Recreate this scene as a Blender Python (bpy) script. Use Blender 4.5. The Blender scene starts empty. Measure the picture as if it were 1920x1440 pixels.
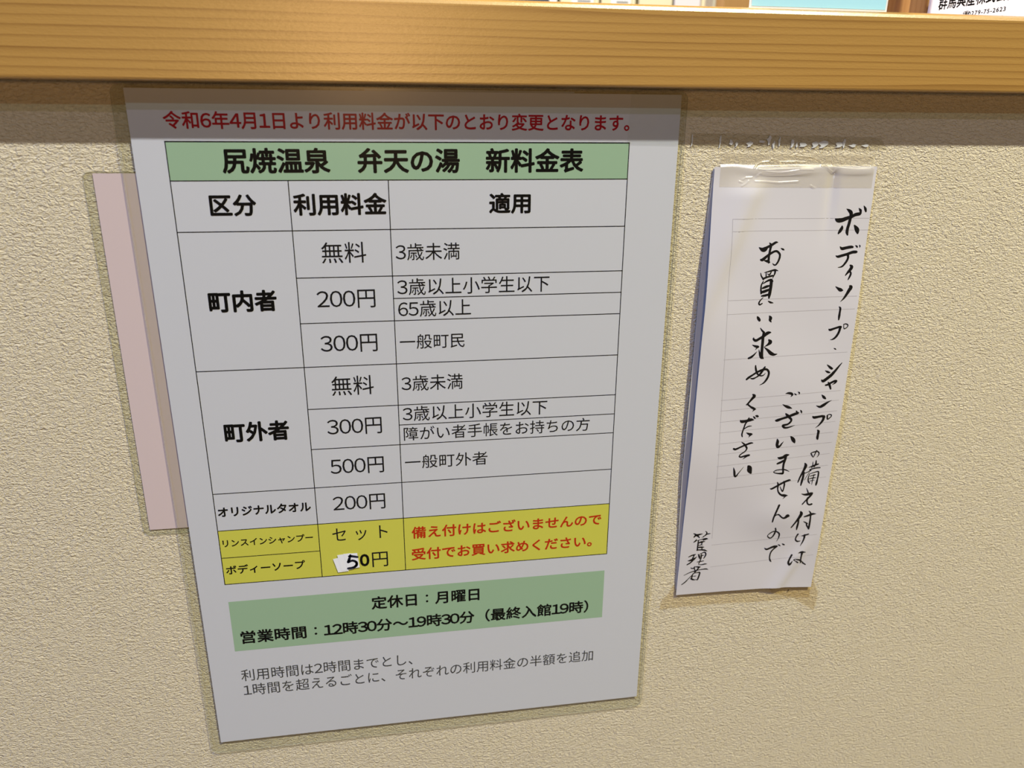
import bpy, math, json
from mathutils import Vector, Euler
from mathutils.geometry import tessellate_polygon

# ------------------------------------------------------------------ camera, world, lamps, exposure
SC = bpy.context.scene
COL = SC.collection
BASE = 0.955                      # height of the notice's top edge above the floor (m); all lengths below are mm


def W(x, y, z):
    return Vector((x * .001, y * .001, BASE + z * .001))


cam_d = bpy.data.cameras.new('camera')
cam = bpy.data.objects.new('camera', cam_d)
COL.objects.link(cam)
cam.location = W(129.946, -439.624, -14.05)
cam.rotation_euler = Euler([math.radians(a) for a in (70.86159, -0.41073, -9.02774)])
cam_d.sensor_width = 36
cam_d.lens = 1427.01 * 36 / 1920
cam_d.clip_start = .01
cam_d.dof.use_dof = True
cam_d.dof.focus_distance = .47
cam_d.dof.aperture_fstop = 9
SC.camera = cam

world = bpy.data.worlds.new('room_light')
SC.world = world
world.use_nodes = True
bg = world.node_tree.nodes['Background']
bg.inputs[0].default_value = (.9, .9, 1, 1)
bg.inputs[1].default_value = .006


def lamp(name, loc, power, color, size, aim):
    d = bpy.data.lights.new(name, 'AREA')
    d.shape = 'DISK'
    d.size = size
    d.energy = power
    d.color = color
    o = bpy.data.objects.new(name, d)
    COL.objects.link(o)
    o.location = W(*loc)
    o.rotation_euler = (W(*aim) - o.location).to_track_quat('-Z', 'Y').to_euler()
    return o


lamp('ceiling_lamp', (-1500, -1455, 3000), 135, (.17, .285, .80), .09, (-800, -1355, 0))
lamp('ceiling_lamp', (1650, -1455, 3000), 135, (1.74, 1.62, 1.02), .09, (1100, -1355, 0))
lamp('ceiling_lamp', (-150, -3812, 3000), 180, (.095, .145, .145), .11, (0, -3200, 0))
lamp('ceiling_lamp', (2250, -2928, 3000), 135, (.15, .135, .22), .09, (1500, -2400, 0))
lamp('room_lamp', (60, -2500, 226), 40, (.20, .115, .05), .3, (80, 0, 20))
lamp('reception_fill', (-350, 420, 1200), 42, (1.0, .93, .80), .2, (400, 300, 0))  # unseen fill, added to brighten the company card and reception behind the counter

SC.view_settings.view_transform = 'Standard'
SC.view_settings.look = 'None'
SC.view_settings.gamma = 1
SC.view_settings.exposure = 0
SC.view_settings.use_curve_mapping = False
try:
    SC.cycles.use_denoising = True
    SC.cycles.transparent_max_bounces = 16
except Exception:
    pass

D = json.loads(r'''{"G":{"L":16.87,"R":267.34,"c1":77.22,"c2":130.76,"g0":307.55,"g1":345.73,"gL":17.46,"gR":266.45,"r0":25.99,"r1":45.85,"r10":294.41,"r2":72.78,"r3":99.2,"r3b":112.35,"r4":125.64,"r5":152.05,"r6":178.46,"r6b":191.49,"r7":204.58,"r8":230.52,"r9":255.95,"r9b":275.26,"paper":[0.35,0.04,296.54,418.89]},"TEXT":[["ann","令和6年4月1日より利用料金が以下のとおり変更となります。","red",0.02,17.37,266.89,10.77,19.74],["title","尻焼温泉　弁天の湯　新料金表","black",0.028,44.06,240.97,28.85,42.19],["tab","区分","black",0.028,35.23,59.53,52.98,64.53],["tab","利用料金","black",0.028,78.85,129.37,52.59,64.66],["tab","適用","black",0.026,186.79,210.79,53.15,64.75],["tab","無料","ink",-0.008,91.94,116.61,79.4,91.08],["tab","3歳未満","ink",-0.006,133.03,169.64,80.69,90.43],["tab","町内者","black",0.032,28.48,65.43,105.32,117.77],["tab","200円","ink",-0.004,87.51,120.37,106.65,117.24],["tab","3歳以上小学生以下","ink",-0.006,133.08,222.79,100.74,110.7],["tab","65歳以上","ink",-0.006,133.16,175.8,113.81,123.73],["tab","300円","ink",-0.004,87.58,120.24,133.04,143.73],["tab","一般町民","ink",-0.006,133.3,171.7,134.23,143.28],["tab","無料","ink",-0.008,92.0,116.71,158.4,170.5],["tab","町外者","black",0.032,28.03,65.37,184.32,197.2],["tab","300円","ink",-0.004,87.59,120.26,185.51,196.15],["tab","3歳未満","ink",-0.006,133.18,170.23,159.8,169.71],["tab","3歳以上小学生以下","ink",-0.006,133.13,223.28,179.46,189.37],["tab","障がい者手帳をお持ちの方","ink",-0.006,133.36,251.25,193.16,202.21],["tab","500円","ink",-0.004,87.69,120.27,211.75,222.6],["tab","一般町外者","ink",-0.006,133.34,185.32,212.38,221.58],["tab","オリジナルタオル","black",0.028,18.38,73.96,239.65,246.28],["tab","200円","ink",-0.004,87.59,119.93,237.25,247.92],["yel","リンスインシャンプー","black",0.017,18.85,73.6,262.21,267.71],["yel","ボディーソープ","black",0.019,18.66,67.26,280.81,287.42],["yel","セ ッ ト","ink",0,85.72,120.4,259.91,269.55],["yel","円","ink",-0.004,109.57,119.7,279.34,290.27],["yel","0","black",0.042,101.7,107.8,279.98,289.09],["yel","備え付けはございませんので","red2",0.02,135.65,262.28,262.56,271.52],["yel","受付でお買い求めください。","red2",0.02,135.06,256.44,278.69,287.63],["hours","定休日：月曜日","black",0.022,107.33,179.45,312.69,322.73],["hours","営業時間：12時30分～19時30分（最終入館19時）","black",0.022,22.2,256.09,330.33,340.57],["note","利用時間は2時間までとし、","grey",-0.004,19.36,132.67,360.75,370.11],["note","1時間を超えるごとに、それぞれの利用料金の半額を追加","grey",-0.004,19.56,261.28,372.68,382.13]],"STICK":[[[84.88,281.76],[91.15,280.68],[94.26,291.54],[87.5,291.96]],[[87.68,279.13],[95.94,278.35],[97.14,290.38],[89.69,290.79]],[[91.72,278.45],[100.35,278.63],[101.47,289.29],[93.7,290.24]]],"FIVE":[[[94.96,280.42,1.05],[96.43,280.55,1.68],[100.39,281.53,1.48]],[[95.96,279.7,1.26],[95.14,282.6,1.79],[94.32,284.69,1.79]],[[94.31,284.87,1.58],[97.02,283.89,1.58],[99.32,285.16,1.69],[99.45,287.35,1.8],[97.49,289.04,1.8],[94.07,289.46,1.58]]],"NOTE":{"TL":[319.96,-39.19],"TR":[423.87,-39.06],"BR":[423.95,-336.17],"BL":[320.1,-332.96]},"BOT":[[320.1,-332.96],[356.62,-333.08],[397.62,-333.79],[423.95,-336.17]],"CREASE":[[346.52,-47.47],[325.09,-107.78],[397.26,-333.53],[408.39,-311.79]],"BRUSH":[[40746,-6409,33,40937,-6520,181,41080,-6662,231,41085,-6912,198,41040,-7288,199,40983,-7603,200,40982,-7824,200,41041,-7983,100],[40071,-6994,49,40262,-7090,248,40538,-7077,264,40802,-6987,231,41132,-6881,198,41391,-6759,215,41662,-6715,199],[40592,-7439,83,40594,-7565,199,40512,-7722,216,40413,-7878,116],[41407,-7403,67,41534,-7547,217,41647,-7707,284,41709,-7883,134],[41554,-6371,33,41682,-6512,165,41745,-6685,83],[41869,-6234,33,41998,-6422,165,42058,-6579,99],[40642,-8708,50,40792,-8822,185,41068,-8780,185,41345,-8737,186,41504,-8740,135],[41678,-8647,34,41783,-8713,118,41828,-8778,51],[41948,-8636,51,41993,-8701,85,41979,-8772,41],[40419,-9253,34,40576,-9314,152,40851,-9256,169,41193,-9167,169,41533,-9061,186,41779,-9050,170,41832,-9051,68],[41233,-9200,169,41278,-9394,153,41215,-9586,153,41068,-9809,136,40910,-9950,102,40667,-9993,27],[41485,-9867,85,41608,-9983,222,41509,-10176,205,41387,-10319,154,41251,-10495,69],[41500,-10241,103,41601,-10373,130,41563,-10562,137,41467,-10772,69],[40673,-11194,34,40849,-11314,138,41042,-11418,225,41207,-11456,52],[41629,-11170,86,41733,-11271,243,41620,-11483,226,41480,-11745,174,41335,-11974,122,41135,-12186,17],[41092,-12497,35,41198,-12608,140,41203,-12878,140,41203,-13115,158,41204,-13353,88],[40606,-13951,53,40714,-14006,159,40988,-13928,142,41296,-13835,142,41406,-13855,195],[41388,-13855,177,41356,-14112,160,41267,-14350,160,41119,-14553,143,40954,-14651,89,40812,-14664,21],[41592,-13672,64,41731,-13642,71,41885,-13715,78,41871,-13852,64,41692,-13967,64,41619,-13844,53,41613,-13690,53],[41156,-15248,29,41253,-15297,79,41333,-15346,29],[40841,-16350,36,41027,-16500,146,41212,-16632,146,41265,-16616,73],[40769,-16753,36,40948,-16850,146,41102,-16893,91],[40588,-17384,73,40721,-17462,202,40975,-17296,220,41239,-17077,220,41460,-16820,183,41675,-16528,128,41875,-16271,51],[40930,-17759,110,41074,-17730,140,41315,-17599,147,41561,-17504,166,41675,-17520,129,41599,-17631,111,41411,-17747,29],[41067,-17550,44,41178,-17682,166,41261,-17866,155,41334,-18032,111],[40758,-18418,37,40921,-18590,186,41069,-18708,93],[40478,-19178,37,40745,-19267,168,40955,-19179,224,41158,-19042,168,41329,-18942,93,41522,-18853,22],[40330,-19927,56,40463,-20017,188,40793,-19979,169,41051,-19956,169,41177,-20038,189],[41149,-19980,188,41130,-20205,189,41016,-20425,151,40862,-20624,95,40664,-20784,19],[41367,-19937,75,41486,-19857,68,41662,-19897,75,41681,-20011,76,41468,-20205,83,41408,-20070,113,41394,-19938,94],[40842,-20954,57,40937,-21067,183,40938,-21297,172,40940,-21529,184,40979,-21647,96],[41050,-22507,97,41024,-22583,85,40961,-22775,77,40874,-22984,58,40695,-22737,97,40675,-22658,70,40893,-22594,97,41117,-22570,85,41253,-22696,85,41245,-22872,70,41152,-23004,31],[40333,-23410,78,40423,-23613,234,40322,-23959,176,40153,-24380,137,40023,-24824,87],[40346,-24119,157,40354,-24435,165,40309,-24788,165,40274,-25082,99],[40920,-23354,47,40942,-23612,78,40896,-23805,78],[41144,-23271,78,41156,-23509,137,41059,-23738,98],[40694,-23751,47,40932,-23670,117,41299,-23558,117,41384,-23556,47],[40781,-23935,78,41153,-23844,98,41498,-23830,86,41537,-23833,31],[40866,-23981,98,40617,-24120,71,40374,-24180,70],[40776,-24152,55,40623,-24417,47,40474,-24722,32],[40814,-24274,59,40759,-24547,87,40801,-24828,99,40920,-24976,79],[40867,-24238,59,41165,-24162,71,41430,-24122,98,41482,-24325,118,41466,-24721,119,41437,-25038,159,41419,-25176,79],[40878,-24437,59,41121,-24377,79,41272,-24348,59],[40850,-24633,71,41077,-24591,79,41307,-24570,47],[41154,-24339,71,41112,-24693,71,41093,-25090,40],[40897,-24815,47,41104,-24772,55,41259,-24765,32],[40740,-25347,32,40847,-25547,87,40934,-25753,100],[40416,-25748,32,40670,-25830,139,40983,-25817,220,41213,-25777,160,41276,-25802,40],[41204,-25856,160,41019,-26080,160,40813,-26301,120,40591,-26561,100],[40945,-26113,160,40918,-26350,120,40986,-26557,112,41138,-26652,113,41293,-26626,153,41342,-26630,60],[40549,-27147,121,40617,-27339,263,40487,-27638,223,40271,-27998,142,40041,-28365,114],[40488,-27764,122,40500,-28063,142,40474,-28361,155,40477,-28599,82],[40893,-27574,101,41143,-27515,154,41446,-27420,183,41746,-27427,49],[41185,-27148,49,41335,-27347,122,41383,-27767,122,41394,-28189,143,41400,-28573,123,41407,-28659,41],[40899,-27965,41,41077,-28075,102,41233,-28174,90],[41139,-28208,82,41250,-28389,115,41400,-28616,103],[40647,-29003,144,40548,-29233,103,40545,-29449,103,40704,-29597,116,40913,-29568,50],[40967,-29158,62,41178,-29131,115,41440,-29053,103,41487,-29048,33],[41175,-29110,165,41174,-29364,132,41099,-29654,104,40966,-29973,33],[40423,-30691,146,40305,-30999,125,40240,-31288,147,40331,-31455,160,40433,-31352,126,40527,-31167,34],[40879,-30557,25,41120,-30477,146,41449,-30537,59],[41181,-30490,188,41169,-30793,126,41183,-31125,126,41218,-31365,126,41124,-31439,105,40823,-31224,63,40613,-31086,63,40759,-31029,59,41070,-31140,126,41351,-31407,127,41647,-31624,76],[38163,-18207,36,38341,-18180,128,38527,-18207,164,38650,-18304,146,38560,-18444,29],[38784,-18220,29,38868,-18296,92,38947,-18344,37],[39027,-18124,37,39130,-18208,103,39123,-18291,37],[38068,-18966,37,38285,-19087,147,38519,-19191,185,38750,-19276,37],[37693,-20073,56,37841,-20082,204,38191,-19970,167,38613,-19844,186,38961,-19713,205,39226,-19634,167,39263,-19636,74],[39092,-19479,74,39161,-19575,130],[39391,-19439,56,39471,-19554,112,39497,-19649,56],[38362,-19626,74,38510,-19764,186,38701,-19941,168,38835,-20098,149,38786,-20264,149,38622,-20405,131,38407,-20449,150,38283,-20480,149,38355,-20597,150,38512,-20662,131,38802,-20622,94,39137,-20509,23],[38023,-21445,57,38076,-21639,208,38070,-21866,208,38151,-22043,190,38291,-21977,152,38399,-21812,95,38509,-21667,30],[38960,-21306,45,39117,-21476,227,39235,-21637,247,39334,-21796,95],[38240,-22816,38,38401,-22886,192,38622,-22844,211,38833,-22724,230,39054,-22682,58],[38284,-23283,135,38521,-23204,173,38732,-23084,154],[38836,-22744,192,38817,-23013,192,38751,-23357,162,38762,-23709,147,38800,-23985,136,38753,-24060,155,38444,-24035,97,38207,-23977,70,38100,-23890,70,38257,-23786,69,38596,-23754,77,38907,-23790,85,39235,-23941,39],[38000,-25143,39,38138,-25173,137,38532,-24967,149,38963,-24746,156,39331,-24618,149,39451,-24647,39],[38478,-24706,58,38563,-24911,137,38567,-25227,98,38681,-25514,110,38898,-25709,138,39136,-25768,198,39390,-25789,32],[39256,-25798,119,39051,-26018,24],[38952,-24666,78,39024,-24909,125,39008,-25224,98,38959,-25437,98,38819,-25248,71,38715,-25041,39],[38840,-26498,159,38785,-26674,151,38678,-27030,140,38563,-27434,128,38524,-27790,100],[38563,-27434,60,38709,-27257,80,38897,-27230,100,39074,-27389,100,39251,-27528,113,39441,-27503,201,39559,-27388,262,39639,-27395,201,39702,-27421,80],[38843,-28350,111,38889,-28526,112,38836,-28831,128,38723,-29062,112,38554,-29151,96,38377,-29000,70,38385,-28864,64,38568,-28689,89,38766,-28602,89,38985,-28637,96,39201,-28826,112,39228,-29069,103,39176,-29305,64,39095,-29469,16],[38260,-29941,32,38448,-30076,146,38683,-29995,146,38946,-29899,178,39190,-29885,146,39224,-29905,65],[39164,-29917,162,38976,-30105,114,38823,-30328,114,38771,-30628,98,38788,-30866,104,38858,-31041,124,38950,-31151,39],[39260,-29738,26,39380,-29816,97,39468,-29892,32],[39561,-29695,32,39681,-29773,123,39780,-29815,49],[35239,-8646,39,35455,-8776,229,35623,-8763,295,35779,-8640,164,36037,-8519,164,36292,-8367,147,36445,-8364,33],[35886,-8376,39,36003,-8519,164,35979,-8770,148,35946,-9084,138,35944,-9369,149,35970,-9592,99],[35699,-9459,82,35873,-9495,165,36017,-9561,99],[35420,-9390,99,35556,-9393,198,35805,-9192,165,36089,-8992,148,36384,-8888,132,36605,-9034,132,36661,-9225,132,36592,-9510,126,36447,-9730,100,36308,-9711,73,36230,-9630,27],[36672,-8720,33,36816,-8786,115,36907,-8835,40],[35513,-10222,50,35586,-10416,83,35746,-10614,100],[35766,-10196,40,36016,-10137,83,36417,-10050,117,36646,-10104,33],[36451,-10051,133,36457,-10244,107,36341,-10564,40],[35869,-10198,60,35899,-10456,83],[36220,-10126,67,36108,-10332,93,35962,-10265,27],[35708,-10581,117,35987,-10475,117,36322,-10402,117],[35744,-10743,67,35649,-10967,94,35644,-11227,108,35691,-11489,118],[35759,-10873,60,36016,-10718,117,36250,-10659,151,36365,-10759,101],[36271,-10692,201,36289,-10985,202,36276,-11310,203,36255,-11571,203,36248,-11801,102],[35758,-11165,118,35956,-11089,168,36156,-11030,118],[35701,-11424,152,35919,-11365,185,36218,-11260,135],[35745,-11654,101,35985,-11629,152,36221,-11570,135],[35845,-11772,51,35673,-11947,85,35606,-12125,102,35685,-12210,95,35834,-12133,68],[36219,-11997,51,36386,-12085,119,36566,-12124,41],[35577,-12954,41,35658,-13057,171,35761,-13194,172,35786,-13262,51],[36401,-12936,41,36507,-13090,224,36487,-13223,172,36592,-13361,41],[35890,-13718,52,36013,-13874,104,36170,-14016,139],[35495,-14324,52,35487,-14408,121,35658,-14517,174,35894,-14409,174,36161,-14252,191,36390,-14076,226,36563,-14032,139,36652,-14036,35],[36156,-14049,173,36137,-14352,191,36142,-14725,192,36148,-15101,193,36155,-15478,229,36170,-15617,247,36327,-15744,35],[35937,-15125,28,36047,-15473,141,36134,-15615,176],[35458,-14797,35,35663,-14891,139,35845,-14933,157,35901,-14953,70],[35829,-14950,122,35689,-15131,21],[35826,-15240,21,35652,-15438,105,35457,-15601,158,35287,-15662,123],[36545,-14505,87,36670,-14664,262,36510,-14827,140,36292,-14954,28],[36276,-14970,28,36550,-15187,158,36789,-15404,229,37015,-15500,159,37227,-15476,42],[35833,-16186,88,35879,-16432,135,36002,-16718,114,36198,-16868,89,36414,-16878,79,36574,-16727,29],[36489,-16304,107,36370,-16508,160,36190,-16797,143,35962,-16980,89,35757,-17059,114,35576,-17033,43],[35316,-17091,125,35429,-16990,160,35726,-16793,124,36059,-16598,142,36401,-16474,149,36653,-16486,142,36802,-16685,143,36782,-16966,150,36669,-17208,143,36513,-17396,101,36260,-17526,22],[35873,-18152,72,35994,-18266,217,35888,-18424,181,35703,-18668,127,35579,-18825,127,35493,-18856,44],[35576,-18806,109,35816,-19000,116,36049,-19140,164,36201,-19203,66],[36129,-19199,146,36004,-19357,22],[35218,-19932,55,35338,-20031,202,35626,-20011,184,35945,-19937,221,36167,-19968,44],[35817,-19783,73,35764,-19945,147,35611,-20194,110,35535,-20484,103,35472,-20739,103,35441,-20958,104,35487,-21110,82],[35529,-20594,55,35715,-20458,81,35890,-20395,81,36071,-20387,37],[35759,-20849,44,35955,-20955,167,36105,-20983,167,36184,-20970,37],[36054,-21017,149,35946,-21196,22],[36098,-19707,44,36201,-19805,118,36265,-19882,44],[36256,-19660,55,36370,-19703,165,36459,-19745,66],[34968,-21950,131,35113,-21998,149,35431,-21870,120,35785,-21727,131,36142,-21620,131,36310,-21632,45],[35483,-21500,37,35665,-21643,112,35835,-21843,131,35908,-21998,120,35801,-22198,94,35526,-22386,83,35431,-22530,94,35550,-22596,105,35803,-22539,132,36097,-22504,151,36171,-22501,57],[35989,-22534,151,35699,-22759,23],[35117,-23348,45,35210,-23665,152,35262,-23942,152,35363,-24008,134,35506,-23804,76,35842,-23345,23],[36155,-23303,114,36264,-23435,324,36307,-23632,344,36429,-23855,115],[32817,-28289,41,32937,-28353,101,33112,-28475,136,33294,-28670,51],[32879,-28578,85,33012,-28448,152,33266,-28401,119,33490,-28368,34],[33681,-28172,41,33793,-28306,85,33730,-28478,102,33546,-28586,34],[33726,-28442,68,33917,-28407,85,34079,-28396,27],[33457,-28667,41,33613,-28610,41],[33079,-28792,68,33024,-28894,119,32904,-28990,61],[33088,-28882,41,33408,-28822,61,33762,-28784,119,33929,-28817,34],[33814,-28807,102,33609,-28877,85],[33234,-28878,85,33231,-29163,102,33227,-29450,103,33233,-29666,103],[33238,-29074,85,33461,-29024,137,33703,-28993,61],[33529,-29048,102,33485,-29259,62],[33260,-29291,51,33452,-29256,62,33601,-29269,34],[33308,-29439,103,33537,-29443,120,33702,-29458,41],[33198,-29645,86,33460,-29652,96,33727,-29695,120,33968,-29800,34],[33574,-29482,86,33541,-29641,69],[32647,-30163,62,32849,-30065,103,33103,-29998,76,33136,-30001,28],[33058,-30030,86,32967,-30258,103,32927,-30510,121],[32630,-30483,52,32822,-30445,138,33040,-30337,121,33256,-30212,52],[32596,-30792,86,32781,-30680,104,32960,-30513,104,33139,-30346,69],[33333,-30001,52,33418,-30190,121,33468,-30359,69],[33403,-30044,62,33619,-29919,69,33812,-29883,103,33896,-30054,104,33849,-30231,104,33766,-30387,52],[33385,-30187,69,33576,-30133,86,33771,-30115,35],[33466,-30340,69,33591,-30279,86],[33581,-30024,69,33574,-30278,97,33522,-30565,87,33446,-30777,69],[33316,-30637,52,33559,-30605,76,33788,-30590,62],[33437,-30850,42,33655,-30889,70,33882,-30855,97,34046,-30852,42],[32903,-31078,52,32991,-31141,87,33184,-31103,77],[33208,-31013,52,33442,-31053,122,33608,-31069,52],[33158,-31009,70,33157,-31156,87,33239,-31312,70],[33512,-31097,105,33338,-31321,98,33184,-31418,70],[32456,-31669,35,32798,-31495,63,33211,-31365,77,33631,-31292,63,34025,-31274,98,34197,-31334,35],[33451,-31146,87,33313,-31393,87,33079,-31669,63,32815,-31981,63,32580,-32259,88,32351,-32444,63],[33102,-31578,52,33061,-31817,98,33029,-31982,123],[33133,-31562,52,33360,-31527,70,33591,-31530,105,33581,-31752,112,33526,-32009,113,33490,-32137,70,33369,-32088,53],[33109,-31802,42,33290,-31800,63,33354,-31787,28],[33014,-31999,140,33155,-32087,123,33323,-32121,53]],"FORM":[[332.95,-69.12,423.56,-69.85],[333.47,-76.45,424.02,-77.02],[332.95,-69.12,342.24,-288.27],[334.85,-118.86,422.38,-118.42],[335.04,-127.59,422.04,-126.69],[336.01,-157.06,421.44,-155.43],[337.22,-184.68,420.81,-181.86],[337.51,-192.1,420.59,-188.61],[337.78,-199.94,420.48,-196.21],[338.02,-207.46,420.5,-203.94],[338.28,-215.45,420.53,-211.78],[338.58,-223.17,420.59,-219.35],[338.97,-231.82,420.69,-227.82],[339.44,-240.67,420.83,-236.78],[339.99,-249.7,420.9,-245.8],[342.5,-293.45,421.18,-291.33],[343.37,-311.41,421.34,-308.34]],"SPECK":[407.0,-338.23],"PINK":[[-21.21,-41.89],[-22.46,-252.15]],"PINKQ":[[-21.21,-41.89],[-22.46,-252.15],[-3.01,-252.48],[-0.66,-42.49]],"PINKF":[[-24.4,-40.81],[-27.39,-255.44]],"SLIP":[[120.34,0.63],[234.52,0.47]],"FILM":[[-6.11,-1.57],[-5.68,-334.06],[-6.56,-428.85],[301.08,-425.58],[298.74,1.93]],"OLDT":[[304.23,-20.33],[424.11,-22.51],[429.62,-29.54],[304.33,-28.84]],"BITS":[[305.04,-24.46,0.86,8.7],[322.25,-25.11,1.01,7.91],[328.97,-25.44,2.16,3.56],[332.5,-26.64,1.44,3.16],[340.57,-26.48,3.59,3.16],[347.96,-25.03,3.59,1.58],[352.67,-24.3,2.3,4.74],[355.79,-26.8,1.44,3.95],[359.18,-25.0,1.15,4.74],[367.39,-26.05,1.8,5.93],[370.32,-26.76,1.15,3.16],[373.97,-26.76,4.31,3.16],[381.72,-26.74,3.59,4.35],[387.01,-26.51,5.39,4.74],[397.32,-26.7,4.31,3.95],[400.51,-25.96,1.8,4.74],[406.52,-27.19,4.31,1.58],[414.85,-27.17,4.31,1.42]],"TAPE":[[323.6,-30.79],[421.99,-30.37],[422.72,-52.15],[324.93,-50.03]],"WRINK":[[[344.36,-40.11],[346.3,-37.99],[349.57,-36.58],[354.23,-36.16]],[[354.25,-36.3],[355.15,-34.74],[358.22,-35.31],[360.26,-36.44],[365.32,-36.45],[372.28,-36.25]],[[346.9,-40.4],[353.23,-40.7],[362.67,-40.29],[372.81,-40.02]],[[351.78,-41.69],[359.78,-42.43],[366.07,-42.01],[372.32,-41.03]],[[337.86,-46.21],[339.63,-45.22],[343.69,-45.09]],[[335.8,-47.34],[337.45,-48.07]],[[337.34,-49.93],[340.01,-48.51],[341.41,-47.08]],[[345.54,-47.39],[352.51,-47.56],[360.53,-48.18],[373.23,-47.51]],[[346.42,-44.24],[348.45,-42.82]],[[367.36,-33.06],[371.89,-31.49],[378.87,-30.85],[385.94,-30.69],[394.52,-30.84]],[[370.31,-32.75],[375.67,-33.22],[381.08,-33.85],[384.78,-34.8],[385.97,-35.59]],[[365.52,-36.37],[370.79,-36.22],[377.24,-36.7]],[[387.53,-38.78],[390.44,-39.1],[392.9,-41.03],[395.31,-42.64]],[[396.76,-40.39],[395.65,-42.48]],[[410.04,-37.53],[414.26,-38.82],[419.74,-38.83]],[[418.01,-31.13],[419.19,-33.69]],[[419.08,-37.22],[419.91,-39.8]],[[366.28,-41.92],[373.19,-40.66],[382.12,-40.84]],[[393.74,-34.96],[394.73,-37.83]],[[399.44,-34.64],[400.63,-37.52]],[[381.68,-50.01],[389.53,-54.28],[394.04,-55.29],[399.51,-53.04]]],"BOTT":[[319.62,-322.54],[423.63,-327.26],[431.4,-342.63],[430.26,-357.86],[412.32,-345.31],[387.65,-345.53],[350.45,-343.96],[321.38,-344.09],[314.2,-344.23],[308.64,-344.55],[310.04,-336.63],[314.46,-332.18]],"BOTS":[[390.31,-333.51],[424.06,-335.94],[425.13,-346.15],[411.76,-344.33],[394.37,-339.36]],"CORN":[[267.09,1.24],[297.28,1.61],[296.5,-27.05],[265.95,-26.54]],"RAIL":{"zb":3.08,"zt":41.04},"SHAD":[-8.84,-12.17,-28.19],"SIGN":[["群馬興産株式会社",0.022,8.83,69.99,63.89,73.45],["☎0279-75-2623",0.022,30.9,63.75,56.98,60.99],["201",0.0,55.67,62.52,51.88,55.08]]}''')

# ------------------------------------------------------------------ materials


def lin(c):
    return tuple((v / 255 / 12.92) if v <= 10 else ((v / 255 + .055) / 1.055) ** 2.4 for v in c) + (1,)


def mat(name, color, rough=.6, spec=.3, metal=0):
    m = bpy.data.materials.new(name)
    m.use_nodes = True
    b = m.node_tree.nodes['Principled BSDF']
    b.inputs['Base Color'].default_value = color if len(color) == 4 else (*color, 1)
    b.inputs['Roughness'].default_value = rough
    b.inputs['Specular IOR Level'].default_value = spec
    b.inputs['Metallic'].default_value = metal
    return m


class NT:
    def __init__(s, m):
        s.t = m.node_tree
        s.b = s.t.nodes.get('Principled BSDF')

    def n(s, typ, **kw):
        o = s.t.nodes.new(typ)
        for k, v in kw.items():
            if k in o.inputs.keys():
                o.inputs[k].default_value = v
            else:
                setattr(o, k, v)
        return o

    def l(s, a, b):
        s.t.links.new(a, b)


def coords(nt, scale, rot=(0, 0, 0)):
    g = nt.n('ShaderNodeNewGeometry')
    mp = nt.n('ShaderNodeMapping')
    mp.inputs['Scale'].default_value = scale
    mp.inputs['Rotation'].default_value = rot
    nt.l(g.outputs['Position'], mp.inputs['Vector'])
    return mp.outputs['Vector']


def ramp(nt, fac, stops):
    r = nt.n('ShaderNodeValToRGB')
    e = r.color_ramp.elements
    e[0].position, e[0].color = stops[0]
    e[1].position, e[1].color = stops[-1]
    for p, c in stops[1:-1]:
        q = e.new(p)
        q.color = c
    nt.l(fac, r.inputs['Fac'])
    return r.outputs['Color']


def wallpaper_mat():
    m = mat('embossed_wallpaper', (.67, .595, .435), .75, .25)
    t = NT(m)
    v = coords(t, (1, 1, 1.75), (0, math.radians(-14), 0))
    n1 = t.n('ShaderNodeTexNoise', Scale=380., Detail=3., Roughness=.55, Distortion=.9)
    t.l(v, n1.inputs['Vector'])
    n2 = t.n('ShaderNodeTexNoise', Scale=900., Detail=2., Roughness=.5)
    t.l(v, n2.inputs['Vector'])
    mx = t.n('ShaderNodeMath', operation='MULTIPLY_ADD')
    mx.inputs[1].default_value = .3
    t.l(n2.outputs['Fac'], mx.inputs[0])
    t.l(n1.outputs['Fac'], mx.inputs[2])
    b = t.n('ShaderNodeBump', Strength=1., Distance=.0016)
    t.l(mx.outputs[0], b.inputs['Height'])
    t.l(b.outputs['Normal'], t.b.inputs['Normal'])
    return m


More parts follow.
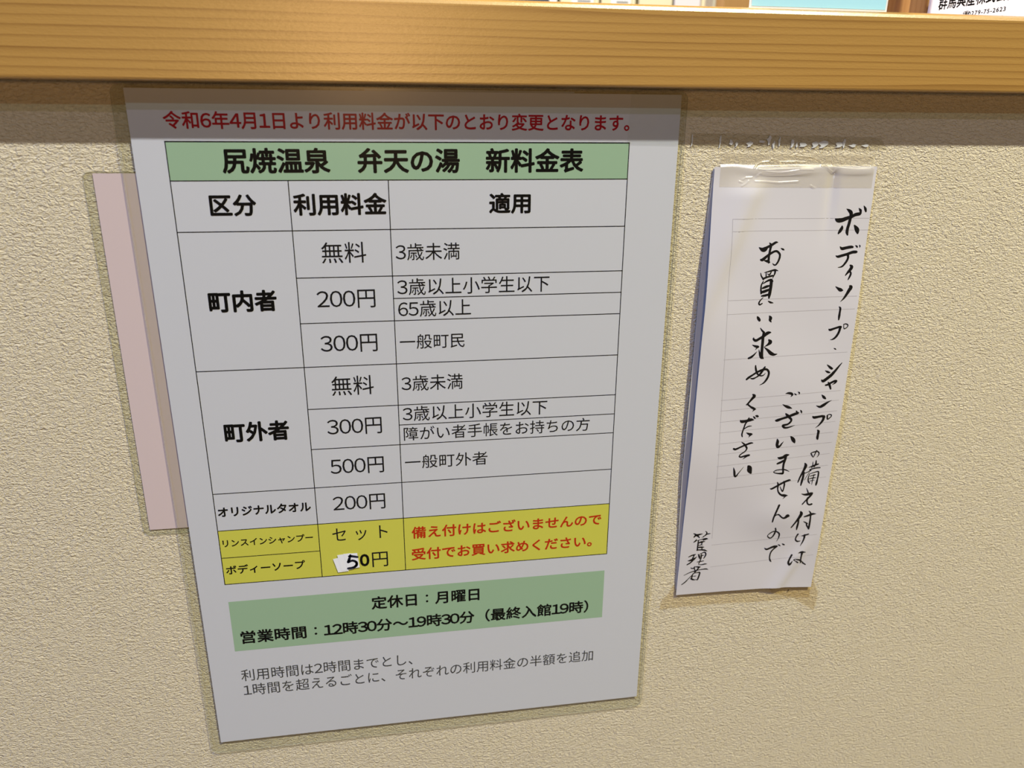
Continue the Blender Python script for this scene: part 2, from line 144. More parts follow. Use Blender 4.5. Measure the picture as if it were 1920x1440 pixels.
def wood_mat(name, c_light, c_dark, rough=.38, spec=.45, axis='x'):
    m = mat(name, c_light, rough, spec)
    t = NT(m)
    ln = axis == 'x'
    v = coords(t, (.035, 1, 1) if ln else (1, 1, .035), (0, math.radians(-.25), 0) if ln else (0, 0, 0))
    wv = t.n('ShaderNodeTexWave', wave_type='BANDS', bands_direction='Z' if ln else 'X', wave_profile='SAW')
    wv.inputs['Scale'].default_value = 72.
    wv.inputs['Distortion'].default_value = 7.5
    wv.inputs['Detail'].default_value = 2.
    wv.inputs['Detail Scale'].default_value = .8
    wv.inputs['Detail Roughness'].default_value = .55
    t.l(v, wv.inputs['Vector'])
    vn = coords(t, (2.2, 60., 60.) if ln else (60., 60., 2.2))
    n0 = t.n('ShaderNodeTexNoise', Scale=2.0, Detail=2., Roughness=.5)
    t.l(vn, n0.inputs['Vector'])
    vf = coords(t, (14., 1500., 1500.) if ln else (1500., 1500., 14.))
    n2 = t.n('ShaderNodeTexNoise', Scale=1., Detail=2., Roughness=.6)
    t.l(vf, n2.inputs['Vector'])
    pw = t.n('ShaderNodeMath', operation='POWER')
    pw.inputs[1].default_value = 4.5
    t.l(wv.outputs['Fac'], pw.inputs[0])
    k1 = t.n('ShaderNodeMath', operation='MULTIPLY')
    t.l(pw.outputs[0], k1.inputs[0])
    t.l(n0.outputs['Fac'], k1.inputs[1])
    a = t.n('ShaderNodeMath', operation='MULTIPLY_ADD')
    a.inputs[1].default_value = .42
    t.l(n2.outputs['Fac'], a.inputs[0])
    t.l(k1.outputs[0], a.inputs[2])
    mid = tuple((p * .6 + q * .4) for p, q in zip(c_light, c_dark))
    col = ramp(t, a.outputs[0], [(.20, c_light), (.45, mid), (.85, c_dark)])
    t.l(col, t.b.inputs['Base Color'])
    t.b.inputs['Coat Weight'].default_value = .5 if ln else 0
    t.b.inputs['Coat Roughness'].default_value = .26
    b = t.n('ShaderNodeBump', Strength=.22, Distance=.0003)
    vs = coords(t, (500., 1500., 1500.) if axis == 'x' else (1500., 1500., 500.))
    n3 = t.n('ShaderNodeTexNoise', Scale=1., Detail=2., Roughness=.6)
    t.l(vs, n3.inputs['Vector'])
    t.l(n3.outputs['Fac'], b.inputs['Height'])
    t.l(b.outputs['Normal'], t.b.inputs['Normal'])
    t.l(b.outputs['Normal'], t.b.inputs['Coat Normal'])
    return m


def film_mat(name, tint, rough=.12, gloss=1., bump=0., milk=0., milk_color=(.9, .85, .75, 1)):
    """clear plastic film: passes light straight through with a slight tint, mirrors a little of it at the surface"""
    m = bpy.data.materials.new(name)
    m.use_nodes = True
    t = NT(m)
    t.t.nodes.remove(t.b)
    out = t.t.nodes['Material Output']
    tr = t.n('ShaderNodeBsdfTransparent')
    tr.inputs['Color'].default_value = tint
    gl = t.n('ShaderNodeBsdfGlossy')
    gl.inputs['Roughness'].default_value = rough
    fr = t.n('ShaderNodeFresnel', IOR=1.45)
    ge = t.n('ShaderNodeNewGeometry')
    io = t.n('ShaderNodeMath', operation='MULTIPLY_ADD')      # same mirror strength from either side of the thin film
    io.inputs[1].default_value = 1 / 1.45 - 1.45
    io.inputs[2].default_value = 1.45
    t.l(ge.outputs['Backfacing'], io.inputs[0])
    t.l(io.outputs[0], fr.inputs['IOR'])
    k = t.n('ShaderNodeMath', operation='MULTIPLY')
    k.inputs[1].default_value = gloss
    t.l(fr.outputs[0], k.inputs[0])
    mx = t.n('ShaderNodeMixShader')
    t.l(k.outputs[0], mx.inputs[0])
    src = tr.outputs[0]
    if milk:
        df = t.n('ShaderNodeBsdfDiffuse')
        df.inputs['Color'].default_value = milk_color
        m2 = t.n('ShaderNodeMixShader')
        m2.inputs[0].default_value = milk
        t.l(tr.outputs[0], m2.inputs[1])
        t.l(df.outputs[0], m2.inputs[2])
        src = m2.outputs[0]
    t.l(src, mx.inputs[1])
    t.l(gl.outputs[0], mx.inputs[2])
    t.l(mx.outputs[0], out.inputs['Surface'])
    if bump:
        v = coords(t, (1, 1, 1))
        n = t.n('ShaderNodeTexNoise', Scale=300., Detail=2.)
        t.l(v, n.inputs['Vector'])
        b = t.n('ShaderNodeBump', Strength=bump, Distance=.0005)
        t.l(n.outputs['Fac'], b.inputs['Height'])
        t.l(b.outputs['Normal'], gl.inputs['Normal'])
    return m


M = dict(
    wall=wallpaper_mat(),
    rail=wood_mat('varnished_pine', (.455, .255, .062, 1), (.25, .118, .022, 1), .34, 1.),
    wood=wood_mat('brown_wood', (.36, .20, .07, 1), (.26, .13, .04, 1), .5, .3, 'z'),
    paper=mat('white_paper', (.625, .64, .725), .55, .2),
    note=mat('note_paper', (.60, .585, .615), .7, .15),
    noteback=mat('note_paper_reverse', (.58, .56, .50), .7, .15),
    pink=mat('pink_paper', (.70, .575, .605), .6, .2),
    black=mat('black_print', (.004, .004, .004), .5, .1),
    ink=mat('dark_grey_print', (.010, .010, .012), .5, .1),
    grey=mat('grey_print', (.05, .05, .054), .5, .1),
    red=mat('red_print', (.40, .006, .018), .5, .1),
    red2=mat('orange_red_print', (.52, .030, .006), .5, .1),
    green=mat('green_print', (.335, .495, .35), .5, .2),
    yellow=mat('yellow_print', (.645, .63, .095), .5, .2),
    line=mat('table_line_print', (.008, .009, .010), .5, .1),
    brush=mat('brush_ink', (.006, .005, .005), .5, .3),
    navy=mat('navy_marker', (.012, .016, .035), .5, .3),
    sticker=mat('white_correction_paper', (.78, .80, .84), .6, .2),
    form=mat('faint_form_line', (.42, .40, .42), .7, .1),
    film=film_mat('laminate_film', (.932, .936, .910, 1), .2, .25),
    film_edge=film_mat('cut_film_edge', (.62, .64, .58, 1), .3, .5, 0, .3, (.40, .42, .36, 1)),
    tape=film_mat('clear_tape', (.985, .965, .92, 1), .26, 1.8, 0, .17, (.95, .90, .78, 1)),
    tape2=film_mat('yellowed_tape', (.975, .955, .91, 1), .3, .4),
    tape3=film_mat('old_clear_tape', (.965, .96, .94, 1), .25, .8),
    tape4=film_mat('matte_tape', (.99, .995, .99, 1), .35, .8),
    fibre=mat('torn_paper_fibre', (.60, .61, .60), .8, .1),
    blue=mat('pale_blue_card', (.42, .80, .95), .5, .3),
    blue2=mat('blue_print', (.25, .64, .82), .5, .3),
    white=mat('white_card', (.82, .83, .84), .5, .3),
    cream=mat('cream_board', (.66, .60, .42), .6, .2),
    lilac=mat('lilac_white_board', (.66, .62, .66), .6, .2),
    slot=mat('grey_label', (.30, .30, .30), .6, .2),
    darkblue=mat('dark_blue_board', (.03, .05, .09), .5, .3),
    backwall=mat('plain_plaster', (.62, .57, .46), .8, .2),
    floor=mat('floor_vinyl', (.11, .085, .065), .6, .3),
    speck=mat('brown_speck', (.05, .03, .015), .7, .1),
)

# ------------------------------------------------------------------ mesh building


class MB:
    """collects geometry in mm with material slots, then links it as one mesh object"""

    def __init__(s):
        s.v, s.f, s.m, s.mats = [], [], [], []

    def slot(s, mt):
        if mt not in s.mats:
            s.mats.append(mt)
        return s.mats.index(mt)

    def add(s, vs, fs, mt):
        o = len(s.v)
        i = s.slot(mt)
        s.v += [tuple(v) for v in vs]
        for f in fs:
            s.f.append([q + o for q in f])
            s.m.append(i)

    def box(s, x0, x1, y0, y1, z0, z1, mt):
        v = [(x, y, z) for x in (x0, x1) for y in (y0, y1) for z in (z0, z1)]
        s.add(v, [(0, 1, 3, 2), (4, 6, 7, 5), (0, 4, 5, 1), (2, 3, 7, 6), (0, 2, 6, 4), (1, 5, 7, 3)], mt)

    def prism(s, pts, y0, y1, mt, edge=None):
        """outline of (x, z) points standing between depths y0 (front) and y1"""
        n = len(pts)
        v = [(x, y0, z) for x, z in pts] + [(x, y1, z) for x, z in pts]
        tri = tessellate_polygon([[Vector((x, z, 0)) for x, z in pts]])
        f = [list(t) for t in tri] + [[t[2] + n, t[1] + n, t[0] + n] for t in tri]
        sides = [[i, (i + 1) % n, (i + 1) % n + n, i + n] for i in range(n)]
        s.add(v, f if edge else f + sides, mt)
        if edge:
            s.add(v, sides, edge)

    def flat(s, pts, y, mt):
        tri = tessellate_polygon([[Vector((x, z, 0)) for x, z in pts]])
        s.add([(x, y, z) for x, z in pts], [list(t) for t in tri], mt)

    def build(s, name, parent=None, smooth=False, recalc=True):
        org = parent.matrix_world.translation if parent else Vector((0, 0, 0))
        p = parent
        org = Vector((0, 0, 0))
        while p:
            org = org + p.location
            p = p.parent
        me = bpy.data.meshes.new(name)
        me.from_pydata([W(*v) - org for v in s.v], [], s.f)
        for mt in s.mats:
            me.materials.append(mt)
        for p_, i in zip(me.polygons, s.m):
            p_.material_index = i
            p_.use_smooth = smooth
        if recalc:
            import bmesh
            b = bmesh.new()
            b.from_mesh(me)
            bmesh.ops.recalc_face_normals(b, faces=b.faces)
            b.to_mesh(me)
            b.free()
        o = bpy.data.objects.new(name, me)
        COL.objects.link(o)
        if parent:
            o.parent = parent
        return o


def tag(o, label, cat, group=None):
    o['label'] = label
    o['category'] = cat
    if group:
        o['group'] = group
    return o


def struct(o):
    o['kind'] = 'structure'
    return o


def thing(name, loc, label, cat, group=None):
    o = bpy.data.objects.new(name, None)
    COL.objects.link(o)
    o.location = W(*loc)
    o.empty_display_size = .02
    return tag(o, label, cat, group)


TXT = bpy.data.curves.new('lettering', 'FONT')
TXT_O = bpy.data.objects.new('lettering', TXT)
COL.objects.link(TXT_O)


GLYPH = {}
DIGITS = '0123456789'


def glyph(ch):
    """outline of one character from the built-in font, in ems"""
    if ch not in GLYPH:
        if ch == '：':
            vs, fs = [], []
            for cy in (.17, .60):
                fs.append(list(range(len(vs), len(vs) + 14)))
                vs += [(.5 + .055 * math.cos(math.tau * k / 14), cy + .055 * math.sin(math.tau * k / 14)) for k in range(14)]
            GLYPH[ch] = (vs, fs)
        else:
            TXT.body = ch
            TXT.size = 1
            TXT.resolution_u = 3
            dg = bpy.context.evaluated_depsgraph_get()
            dg.update()
            me = bpy.data.meshes.new_from_object(TXT_O.evaluated_get(dg))
            GLYPH[ch] = ([(v.co.x, v.co.y) for v in me.vertices], [list(p.vertices) for p in me.polygons])
            bpy.data.meshes.remove(me)
    return GLYPH[ch]


def glyphs(body, bold, digit=.6):
    """a line of lettering scaled to a unit box; bold > 0 thickens every stroke by that many ems"""
    vs, fs, pen = [], [], 0.
    steps = [(0, 0)] if bold <= 0 else [(bold * math.cos(math.tau * k / 8), bold * math.sin(math.tau * k / 8)) for k in range(8)]
    for ch in body:
        if ch not in '　 ':
            if ch in DIGITS and digit:
                gv, gf = glyph(chr(ord(ch) + 0xFEE0))            # wide form of the digit, pulled in to its own width
                gv = [((x - .5) * 1.06 + digit / 2, y) for x, y in gv]
            else:
                gv, gf = glyph(ch)
            for k, (dx, dy) in enumerate(steps):
                o = len(vs)
                vs += [(x + pen + dx, y + dy, k * .004) for x, y in gv]
                fs += [[i + o for i in f] for f in gf]
        pen += (digit or .6) if ch in DIGITS else .42 if ch == '-' else .3 if ch == ' ' else 1.
    x0, x1 = min(v[0] for v in vs), max(v[0] for v in vs)
    y0, y1 = min(v[1] for v in vs), max(v[1] for v in vs)
    return [((x - x0) / (x1 - x0), (y - y0) / (y1 - y0), k) for x, y, k in vs], fs


def catmull(pts, n):
    out = []
    P = [pts[0]] + pts + [pts[-1]]
    for i in range(1, len(P) - 2):
        a, b, c, d = P[i - 1:i + 3]
        for k in range(n):
            t = k / n
            out.append(tuple(.5 * (2 * b[j] + (c[j] - a[j]) * t + (2 * a[j] - 5 * b[j] + 4 * c[j] - d[j]) * t * t +
                                   (3 * b[j] - a[j] - 3 * c[j] + d[j]) * t ** 3) for j in range(len(b))))
    out.append(pts[-1])
    return out


def stroke(mb, pts, depth, mt, n=5, rnd=9):
    """a brush stroke: points (x, z, width), swept as a ribbon with round joints"""
    s = [(a, b, max(w, .08)) for a, b, w in catmull(pts, n)]
    L, R = [], []
    for i, (x, z, w) in enumerate(s):
        a = s[max(i - 1, 0)]
        b = s[min(i + 1, len(s) - 1)]
        dx, dz = b[0] - a[0], b[1] - a[1]
        q = math.hypot(dx, dz) or 1
        nx, nz = -dz / q * w / 2, dx / q * w / 2
        L.append((x + nx, z + nz))
        R.append((x - nx, z - nz))
    v = [(x, depth(x, z), z) for x, z in L + R]
    k = len(s)
    mb.add(v, [(i, i + 1, k + i + 1, k + i) for i in range(k - 1)], mt)
    for i, (x, z, w) in enumerate(s):
        if w < .12:
            continue
        r = w / 2
        ring = [(x + r * math.cos(2 * math.pi * j / rnd), z + r * math.sin(2 * math.pi * j / rnd)) for j in range(rnd)]
        dd = .004 * (i % 2 + 1)
        mb.add([(a, depth(a, b) - dd, b) for a, b in ring], [list(range(rnd))], mt)


def rounded(x0, x1, z0, z1, r, n=6):
    pts = []
    for cx, cz, a0 in ((x1 - r, z1 - r, 0), (x0 + r, z1 - r, 90), (x0 + r, z0 + r, 180), (x1 - r, z0 + r, 270)):
        for k in range(n + 1):
            a = math.radians(a0 + 90 * k / n)
            pts.append((cx + r * math.cos(a), cz + r * math.sin(a)))
    return pts


# ------------------------------------------------------------------ setting
ZF = -BASE * 1000
ZB, ZT = D['RAIL']['zb'], D['RAIL']['zt']      # bottom edge of the board, foot of its chamfer
TOP = ZT + 3.0
mb = MB()
mb.box(-1200, 1700, 0, 120, ZF, ZB, M['wall'])
struct(mb.build('wall_front'))
mb = MB()
mb.box(-1200, 1700, -2600, 2000, ZF - 40, ZF, M['floor'])
struct(mb.build('floor'))
mb = MB()
mb.box(-5000, 6000, 2000, 2060, ZF, 2000, M['backwall'])
struct(mb.build('wall_back'))

# the wooden board capping the counter wall
mb = MB()
Y0, Y1 = -15, 260
prof = [(Y0 + .9, ZB), (Y0 + .2, ZB + .4), (Y0, ZB + 1.1), (Y0, ZT), (Y0 + .8, ZT + 1.6), (Y0 + 2.4, ZT + 2.7), (Y0 + 4, TOP), (Y1, TOP), (Y1, ZB)]
n = len(prof)
v = [(-1200, y, z) for y, z in prof] + [(1700, y, z) for y, z in prof]
mb.add(v, [[i, (i + 1) % n, (i + 1) % n + n, i + n] for i in range(n)] + [list(range(n)), list(range(n, 2 * n))], M['rail'])
board = mb.build('counter_board')
tag(board, 'long varnished yellow pine board capping the counter above the notices', 'counter')

# ------------------------------------------------------------------ price notice
G = D['G']
U0, V0, U1, V1 = G['paper']
YP = -1.2
notice = thing('price_notice', ((U0 + U1) / 2, 0, -V1), 'big white laminated price list with green and yellow table rows', 'notice')
mb = MB()
mb.box(U0, U1, YP, YP + .15, -V1, -V0, M['paper'])
mb.build('paper_sheet', notice)


def rect(mb, u0, u1, v0, v1, y, mt):
    mb.add([(u0, y, -v0), (u1, y, -v0), (u1, y, -v1), (u0, y, -v1)], [(0, 1, 2, 3)], mt)


def put_text(mb, grp, y=YP - .09):
    for g_, body, colr, bold, u0, u1, v0, v1 in D['TEXT']:
        if g_ == grp:
            vs, fs = glyphs(body, bold, .54 if grp == 'hours' else .6)
            mb.add([(u0 + a * (u1 - u0), y - k, -(v1 + b * (v0 - v1))) for a, b, k in vs], fs, M[colr])


mb = MB()
put_text(mb, 'ann')
mb.build('announcement_line', notice, recalc=False)['label'] = 'red line of lettering above the table'

mb = MB()
T = .48


def hl(mb, a, b, r, t=T):
    rect(mb, G[a] - t / 2, G[b] + t / 2, G[r] - t / 2, G[r] + t / 2, YP - .06, M['line'])


def vl(mb, c, a, b, t=T):
    rect(mb, G[c] - t / 2, G[c] + t / 2, G[a], G[b], YP - .06, M['line'])


for a, b, r in (('L', 'R', 'r2'), ('c1', 'R', 'r3'), ('c2', 'R', 'r3b'), ('c1', 'R', 'r4'), ('L', 'R', 'r5'), ('c1', 'R', 'r6'),
                ('c2', 'R', 'r6b'), ('c1', 'R', 'r7'), ('L', 'R', 'r8')):
    hl(mb, a, b, r)
vl(mb, 'L', 'r1', 'r9')
vl(mb, 'R', 'r1', 'r9')
vl(mb, 'c1', 'r1', 'r9')
vl(mb, 'c2', 'r1', 'r9')
put_text(mb, 'tab')
table = mb.build('price_table', notice, recalc=False)
mb = MB()
rect(mb, G['L'], G['R'], G['r0'], G['r1'], YP - .03, M['green'])
hl(mb, 'L', 'R', 'r0', .65)
hl(mb, 'L', 'R', 'r1')
vl(mb, 'L', 'r0', 'r1')
vl(mb, 'R', 'r0', 'r1')
put_text(mb, 'title')
mb.build('title_row', table, recalc=False)['label'] = 'green heading row with bold black lettering'
mb = MB()
rect(mb, G['L'], G['R'], G['r9'], G['r10'], YP - .03, M['yellow'])
hl(mb, 'L', 'R', 'r9')
hl(mb, 'L', 'c1', 'r9b')
hl(mb, 'L', 'R', 'r10')
for c in ('L', 'c1', 'c2', 'R'):
    vl(mb, c, 'r9', 'r10')
put_text(mb, 'yel')
mb.build('toiletries_row', table, recalc=False)['label'] = 'yellow rows at the foot of the table'
mb = MB()
rect(mb, G['gL'], G['gR'], G['g0'], G['g1'], YP - .03, M['green'])
put_text(mb, 'hours')
mb.build('opening_hours_panel', notice, recalc=False)['label'] = 'green panel with bold black opening hours'
mb = MB()
put_text(mb, 'note')
mb.build('time_limit_text', notice, recalc=False)['label'] = 'two grey lines of small print'
# pouch: a clear sleeve around the sheet
xl, xr, zb_, zt_ = -6.2, 300.2, -427.2, -.0
mb = MB()
mb.prism(rounded(xl, xr, zb_, 1.75, 4.5), YP - .35, YP + .3, M['film'], M['film_edge'])
mb.build('laminate_pouch', notice)['label'] = 'clear plastic pouch with rounded corners'

mb = MB()
for i, q in enumerate(D['STICK']):
    mb.prism([(u, -v_) for u, v_ in q], YP - .42 - .05 * i, YP - .38 - .05 * i, M['sticker'])
for st in D['FIVE']:
    stroke(mb, [(u, -v_, w) for u, v_, w in st], lambda x, z: YP - .56, M['navy'], 6)
patch = mb.build('price_patch', notice, recalc=False)
patch['label'] = 'small white paper patches with a handwritten 5'

# strip of another sheet showing above the notice
(sx0, sz0), (sx1, sz1) = D['SLIP']
mb = MB()
mb.prism([(sx0, sz0 - 60), (sx1, sz1 - 60), (sx1, sz1 + .4), (sx0, sz0 + .4)], -.6, -.45, M['paper'])
tag(mb.build('paper_slip'), 'edge of a white paper slip peeking above the price list', 'paper')

# ------------------------------------------------------------------ pink laminated sheet behind
q = D['PINKQ']
pw = 130
pr = thing('pink_notice', (q[0][0] + 40, 0, q[1][1]), 'pink laminated sheet half hidden behind the price list', 'notice')
(x0, z0), (x1, z1) = q[0], q[1]
mb = MB()
mb.prism([(x0, z0), (x0 + pw, z0 - .6), (x1 + pw, z1 - .6), (x1, z1)], -.5, -.4, M['pink'])
mb.build('paper_sheet', pr)
mb = MB()
fx0 = min(D['PINKF'][0][0], D['PINKF'][1][0]) + 1.2
mb.prism(rounded(fx0, x1 + pw + 3, D['PINKF'][1][1], D['PINKF'][0][1], 3.5), -.66, -.2, M['film'], M['film_edge'])
mb.build('laminate_pouch', pr)['label'] = 'clear plastic pouch with rounded corners'

# ------------------------------------------------------------------ handwritten note
N = D['NOTE']


def lerp_poly(P, z):
    P = sorted(P, key=lambda a: -a[1])
    if z >= P[0][1]:
        return P[0][0]
    for a, b in zip(P, P[1:]):
        if z >= b[1]:
            t = (a[1] - z) / (a[1] - b[1])
            return a[0] + (b[0] - a[0]) * t
    return P[-1][0]


ztop = (N['TL'][1] + N['TR'][1]) / 2
BOT = sorted(D['BOT'])


def zbot(x):
    if x <= BOT[0][0]:
        return BOT[0][1]
    for a, b in zip(BOT, BOT[1:]):
        if x <= b[0]:
            t = (x - a[0]) / (b[0] - a[0])
            return a[1] + (b[1] - a[1]) * t
    return BOT[-1][1]


C1a, C1b, C2a, C2b = D['CREASE']
XL, XR = N['TL'][0], N['TR'][0]
ZBOT = N['BL'][1]


def sm(t):
    t = max(0., min(1., t))
    return t * t * (3 - 2 * t)


def sdist(x, z, a, b):
    dx, dz = b[0] - a[0], b[1] - a[1]
    q_ = math.hypot(dx, dz)
    return ((x - a[0]) * dz - (z - a[1]) * dx) / q_


def note_y(x, z):
    """depth of the paper's front face: it bellies off the wall, most along its open left side,
    is creased near two corners and pinched under the tape"""
    s = max(0, min(1, (x - XL) / (XR - XL)))
    t = max(0, min(1, (ztop - z) / (ztop - ZBOT)))
    left = sm((t - .01) / .32) * sm((1 - t) / .42) * 3.9
    right = 3.0 * math.sin(math.pi * t)
    y = -1.5 - right - (left - right) * (1 - s) ** 2
    d = sdist(x, z, C1a, C1b)            # upper-left fold
    y += -2.4 * math.exp(-(d / (15 if d > 0 else 6.5)) ** 2) * (1 - sm((t - .14) / .26)) * sm((t - .01) / .05)
    y += 1.0 * math.exp(-((x - 396) / 3.0) ** 2) * (1 - sm((t - .04) / .14)) * sm(t / .02)      # pinch under the tape
    e = sdist(x, z, C2a, C2b)            # lower-right fold
    y += -1.2 * math.exp(-(e / (3.0 if e > 0 else 7)) ** 2) * sm((t - .84) / .1)
    y += -.9 * math.exp(-((t - .80) / .05) ** 2) * math.exp(-((s - .68) / .22) ** 2)
    y += -.30 * math.sin(t * 11 + s * 3.2) * s - .22 * math.sin(t * 23 - s * 5) * sm(t / .2)
    return y


def note_sheet(mb, left, right, fy, mt, nx=44, nz=120, bot=None, top=None):
    vs, fs = [], []
    for j in range(nz + 1):
        for i in range(nx + 1):
            tz = j / nz
            zt2 = ztop if top is None else top
            zm = zt2 + (N['BL'][1] - zt2) * tz
            xa, xb = lerp_poly(left, zm), lerp_poly(right, zm)
            x = xa + (xb - xa) * i / nx
            z = zt2 + ((zbot(x) if bot is None else bot) - zt2) * tz
            vs.append((x, fy(x, z), z))
    for j in range(nz):
        for i in range(nx):
            a = j * (nx + 1) + i
            fs.append((a, a + 1, a + nx + 2, a + nx + 1))
    k = len(vs)
    vs += [(x, y + .12, z) for x, y, z in vs]
    fs += [tuple(q_ + k for q_ in reversed(f)) for f in fs]
    rim = [i for i in range(nx + 1)] + [j * (nx + 1) + nx for j in range(1, nz + 1)] + \
          [nz * (nx + 1) + i for i in range(nx - 1, -1, -1)] + [j * (nx + 1) for j in range(nz - 1, 0, -1)]
    m = len(rim)
    o = len(vs)
    vs += [vs[i] for i in rim] + [vs[i + k] for i in rim]
    fs += [(o + i, o + (i + 1) % m, o + (i + 1) % m + m, o + i + m) for i in range(m)]
    mb.add(vs, fs, mt)


note = thing('handwritten_note', ((XL + XR) / 2, 0, N['BL'][1]), 'folded white paper slip with black vertical brush writing', 'notice')
mb = MB()
note_sheet(mb, [[N['TL'][0] - .5, N['TL'][1]], [N['TL'][0] - 2.9, N['TL'][1] - 60], [N['BL'][0] - 3.6, N['BL'][1] + 90], [N['BL'][0] - .6, N['BL'][1]]],
           [[N['TR'][0] - 1.5, N['TR'][1]], [N['BR'][0] - 1.5, N['BR'][1]]],
           lambda x, z: -.75 - 1.5 * math.sin(math.pi * sm((ztop - z) / (ztop - ZBOT))), M['noteback'], 8, 60, bot=N['BL'][1] + 5, top=ztop - 1)
mb.build('back_leaf', note)['label'] = 'bluish back leaf showing along the left edge'
mb = MB()
note_sheet(mb, [N['TL'], N['BL']], [N['TR'], N['BR']], note_y, M['note'])
for x0, z0, x1, z1 in D['FORM']:
    k = 44
    pts = [(x0 + (x1 - x0) * i / k, z0 + (z1 - z0) * i / k) for i in range(k + 1)]
    hx, hz = (0, .14) if abs(x1 - x0) > abs(z1 - z0) else (.14, 0)
    vs = [(x + hx, note_y(x, z) - .03, z + hz) for x, z in pts] + [(x - hx, note_y(x, z) - .03, z - hz) for x, z in pts]
    mb.add(vs, [(i, i + 1, i + k + 2, i + k + 1) for i in range(k)], M['form'])
front = mb.build('front_leaf', note, smooth=True, recalc=False)
mb = MB()
for st in D['BRUSH']:
    stroke(mb, [(st[i] / 100, st[i + 1] / 100, st[i + 2] / 100) for i in range(0, len(st), 3)], lambda x, z: note_y(x, z) - .06, M['brush'])
mb.build('brush_lettering', note, recalc=False)

# ------------------------------------------------------------------ tapes
# wide clear tape holding the top of the note
tp = D['TAPE']
tx0, tx1 = tp[0][0], tp[1][0]
zt0, zt1 = tp[0][1], tp[3][1] - .6
WR = D['WRINK']


def seg_d(x, z, a, b):
    dx, dz = b[0] - a[0], b[1] - a[1]
    L2 = dx * dx + dz * dz or 1e-9
    t = max(0, min(1, ((x - a[0]) * dx + (z - a[1]) * dz) / L2))
    return math.hypot(x - a[0] - dx * t, z - a[1] - dz * t)


def tape_y(x, z):
    over = sm((ztop - z + 1.5 + .5 * math.sin(x * .13 + 2)) / (2.0 + 1.3 * math.sin(x * .085 + .6) ** 2))
    base = -.5 + (note_y(x, min(z, ztop)) - .12 + .5) * over
    d = min(seg_d(x, z, a, b) for w in WR for a, b in zip(w, w[1:]))
    y = base - .42 * math.exp(-(d / .42) ** 2)
    # pillow where the tape bridges the paper's top edge
    y += -1.0 * math.exp(-((z - ztop + 2.2) / 2.4) ** 2) * (math.exp(-((x - 362) / 22) ** 4) + .8 * math.exp(-((x - 411) / 11) ** 4))
    return y


mb = MB()
nx, nz = 400, 90
vs, fs = [], []
for j in range(nz + 1):
    for i in range(nx + 1):
        x = tx0 + (tx1 - tx0) * i / nx + .12 * math.sin(j * 1.7) * (i in (0, nx))
        z = zt0 + (zt1 - zt0) * j / nz - .012 * (x - tx0)
        vs.append((x, tape_y(x, z), z))
for j in range(nz):
    for i in range(nx):
        a = j * (nx + 1) + i
        fs.append((a, a + nx + 1, a + nx + 2, a + 1))
mb.add(vs, fs, M['tape'])
o = mb.build('tape_strip', smooth=True, recalc=False)
tag(o, 'wrinkled shiny clear tape across the top of the handwritten note', 'tape')

# old torn tape above it, with white paper fibres left in it
ot = D['OLDT']
mb = MB()
mb.prism([tuple(a) for a in ot], -.32, -.2, M['tape3'])
old = mb.build('torn_tape')
tag(old, 'torn old tape strip with white paper bits above the handwritten note', 'tape')
mb = MB()
import random
rg = random.Random(4)
for x, z, w, h in D['BITS']:
    k = 11
    ph = rg.random() * 6
    ring = [(x + w * .5 * (1 + .38 * math.sin(3 * a + ph) + .2 * math.sin(5 * a)) * math.cos(a),
             z + h * .5 * (1 + .25 * math.sin(2 * a + ph)) * math.sin(a)) for a in [2 * math.pi * i / k for i in range(k)]]
    mb.prism(ring, -.44, -.34, M['fibre'])
bits = mb.build('paper_residue', old)
bits['label'] = 'white torn paper fibres stuck in the tape'

# tape at the foot of the note
mb = MB()
vs = [tuple(a) for a in D['BOTT']]
mb.prism(vs, -.36, -.26, M['tape2'])
bt = mb.build('curled_tape')
tag(bt, 'clear yellowed tape under the lower edge of the handwritten note', 'tape')
mb = MB()
mb.prism([tuple(a) for a in D['BOTS']], -.46, -.38, M['tape2'])
mb.build('tape_flap', bt)

mb = MB()
sx, sz = D['SPECK']
mb.prism([(sx - .5, sz - .9), (sx + .35, sz - .3), (sx + .6, sz + .9), (sx - .2, sz + .6)], -.56, -.5, M['speck'])
mb.build('stain', bt)['label'] = 'small dark brown spot on the tape'

# small matte tape on the notice's upper right corner
cq = D['CORN']
mb = MB()
mb.prism([tuple(a) for a in cq], YP - .48, YP - .38, M['tape4'])
tag(mb.build('corner_tape'), 'matte clear tape on the upper right corner of the price list', 'tape')

# ------------------------------------------------------------------ behind the counter
fl = thing('leaflet', (369, -6, TOP), 'pale blue leaflet standing on the pine board', 'leaflet')
mb = MB()
mb.box(328.6, 410.0, -8.2, -7.4, TOP, TOP + 116, M['white'])
mb.box(329.6, 409.0, -8.3, -8.2, TOP + 1.3, TOP + 114, M['blue'])
mb.build('card', fl)
mb = MB()
mb.prism([(350, TOP + 22), (405, TOP + 9), (408, TOP + 40), (350, TOP + 44)], -8.36, -8.31, M['blue2'])
mb.build('picture', fl)
mb = MB()
mb.prism([(355, TOP), (383, TOP), (376, TOP + 70), (362, TOP + 70)], -7.4, -6.6, M['white'])
mb.add([(362, -6.8, TOP + 70), (376, -6.8, TOP + 70), (383, 28, TOP), (355, 28, TOP)], [(0, 1, 2, 3)], M['white'])
mb.build('easel_back', fl)

mb = MB()
mb.box(493, 519, 150, 200, TOP, 1300, M['wood'])
struct(mb.build('trim_1'))
mb = MB()
mb.box(519, 600, 132, 160, TOP, 1300, M['wood'])
struct(mb.build('trim_2'))

# white company card: its face looks to the left, so its lines run towards the camera
ca, sa = math.cos(math.radians(-78)), math.sin(math.radians(-78))
SX, SY = 533., 130.


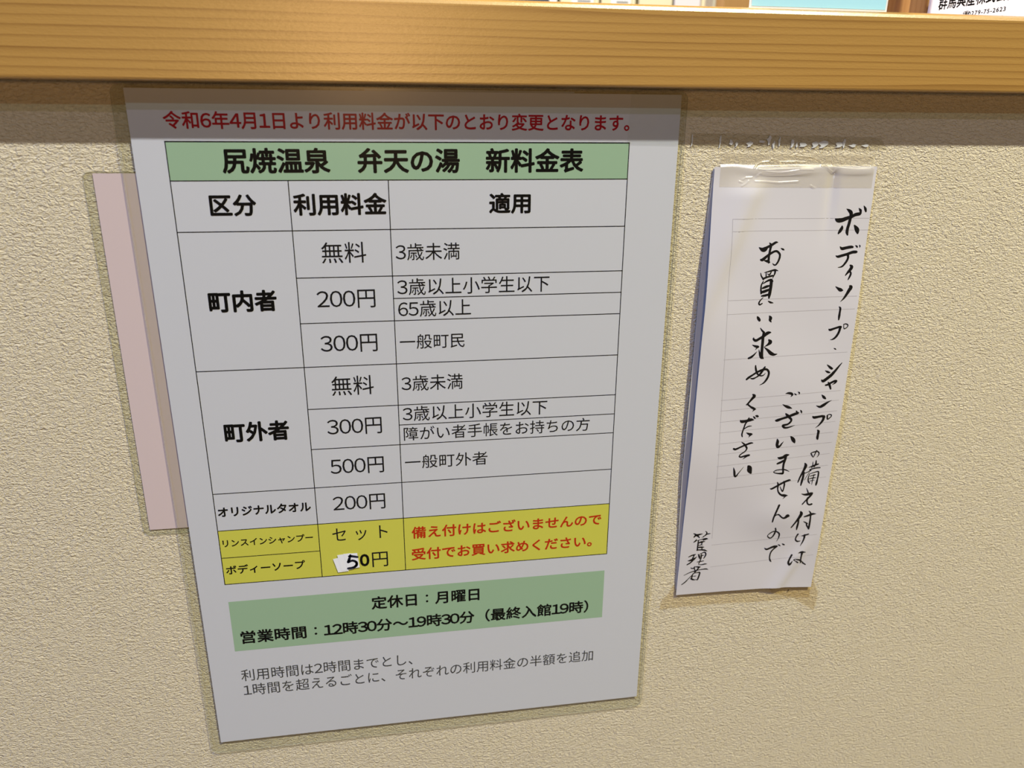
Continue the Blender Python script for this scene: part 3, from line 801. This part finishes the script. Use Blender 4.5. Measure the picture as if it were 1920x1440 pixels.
def on_sign(a, z, d=0.):
    """a: mm along the card from its far edge, d: mm out of its face"""
    return (SX + ca * a + sa * d, SY + sa * a - ca * d, z)


sg = thing('company_card', (SX + 12, SY - 55, TOP), 'white card with bold black company name and phone number', 'sign')
mb = MB()
c8 = [on_sign(a, z, d) for d in (0, -1.5) for a, z in ((0, TOP), (118, TOP), (118, TOP + 95), (0, TOP + 95))]
mb.add(c8, [(0, 1, 2, 3), (7, 6, 5, 4), (0, 4, 5, 1), (1, 5, 6, 2), (2, 6, 7, 3), (3, 7, 4, 0)], M['white'])
mb.build('card', sg)
mb = MB()
for body, bold, a0, a1, z0, z1 in D['SIGN']:
    vs, fs = glyphs(body, bold, 0)
    mb.add([on_sign(a0 + u * (a1 - a0), z0 + w * (z1 - z0), .06) for u, w, k in vs], fs, M['black'])
mb.build('lettering', sg, recalc=False)
mb = MB()
c8 = [on_sign(a, z, d) for d in (-1.5, -18) for a, z in ((20, TOP), (100, TOP), (100, TOP + 60), (20, TOP + 60))]
mb.add(c8, [(0, 1, 2, 3), (7, 6, 5, 4), (0, 4, 5, 1), (1, 5, 6, 2), (2, 6, 7, 3), (3, 7, 4, 0)], M['wood'])
mb.build('stand', sg)

# cabinet with files at the back of the reception
mb = MB()
mb.box(150, 770, 880, 1300, ZF, 92, M['wood'])
tag(mb.build('cabinet'), 'brown wooden cabinet under the row of files behind the counter', 'cabinet')
ROW = 'files standing on the cabinet behind the counter'


def file_box(name, x0, x1, mt, label, slot=None, h=250):
    r = thing(name, ((x0 + x1) / 2, 1000, 92), label, 'file', ROW)
    mb = MB()
    mb.box(x0, x1, 900, 1180, 92, 92 + h, mt)
    mb.build('body', r)
    if slot:
        mb = MB()
        mb.box(x0 + (x1 - x0) * .28, x0 + (x1 - x0) * .85, 898.6, 900, 92 + 72, 92 + h - 60, M['white'])
        lb = mb.build('label_holder', r)
        mb = MB()
        mb.box(x0 + (x1 - x0) * .42, x0 + (x1 - x0) * .78, 898.2, 898.6, 92 + 75.5, 92 + 79.5, M['slot'])
        mb.build('label_print', lb)
    return r


file_box('file_box', 300, 402, M['darkblue'], 'dark blue file, leftmost in the row behind the counter')
file_box('file_box', 403, 415, M['white'], 'thin white file beside the dark blue one')
file_box('file_box', 422, 485, M['cream'], 'cream file with white label, left of its cream twin', True)
file_box('file_box', 490, 547, M['cream'], 'cream file with white label, right of its cream twin', True)
file_box('file_box', 554, 610, M['cream'], 'plain cream file without a label beside the pale lilac one')
file_box('file_box', 615, 659, M['lilac'], 'pale lilac file near the brown post')
file_box('file_box', 661, 681, M['cream'], 'narrow plain cream file against the brown post')
mb = MB()
mb.box(684, 760, 860, 895, ZF, 1300, M['wood'])
struct(mb.build('trim_3'))

bpy.data.objects.remove(TXT_O)
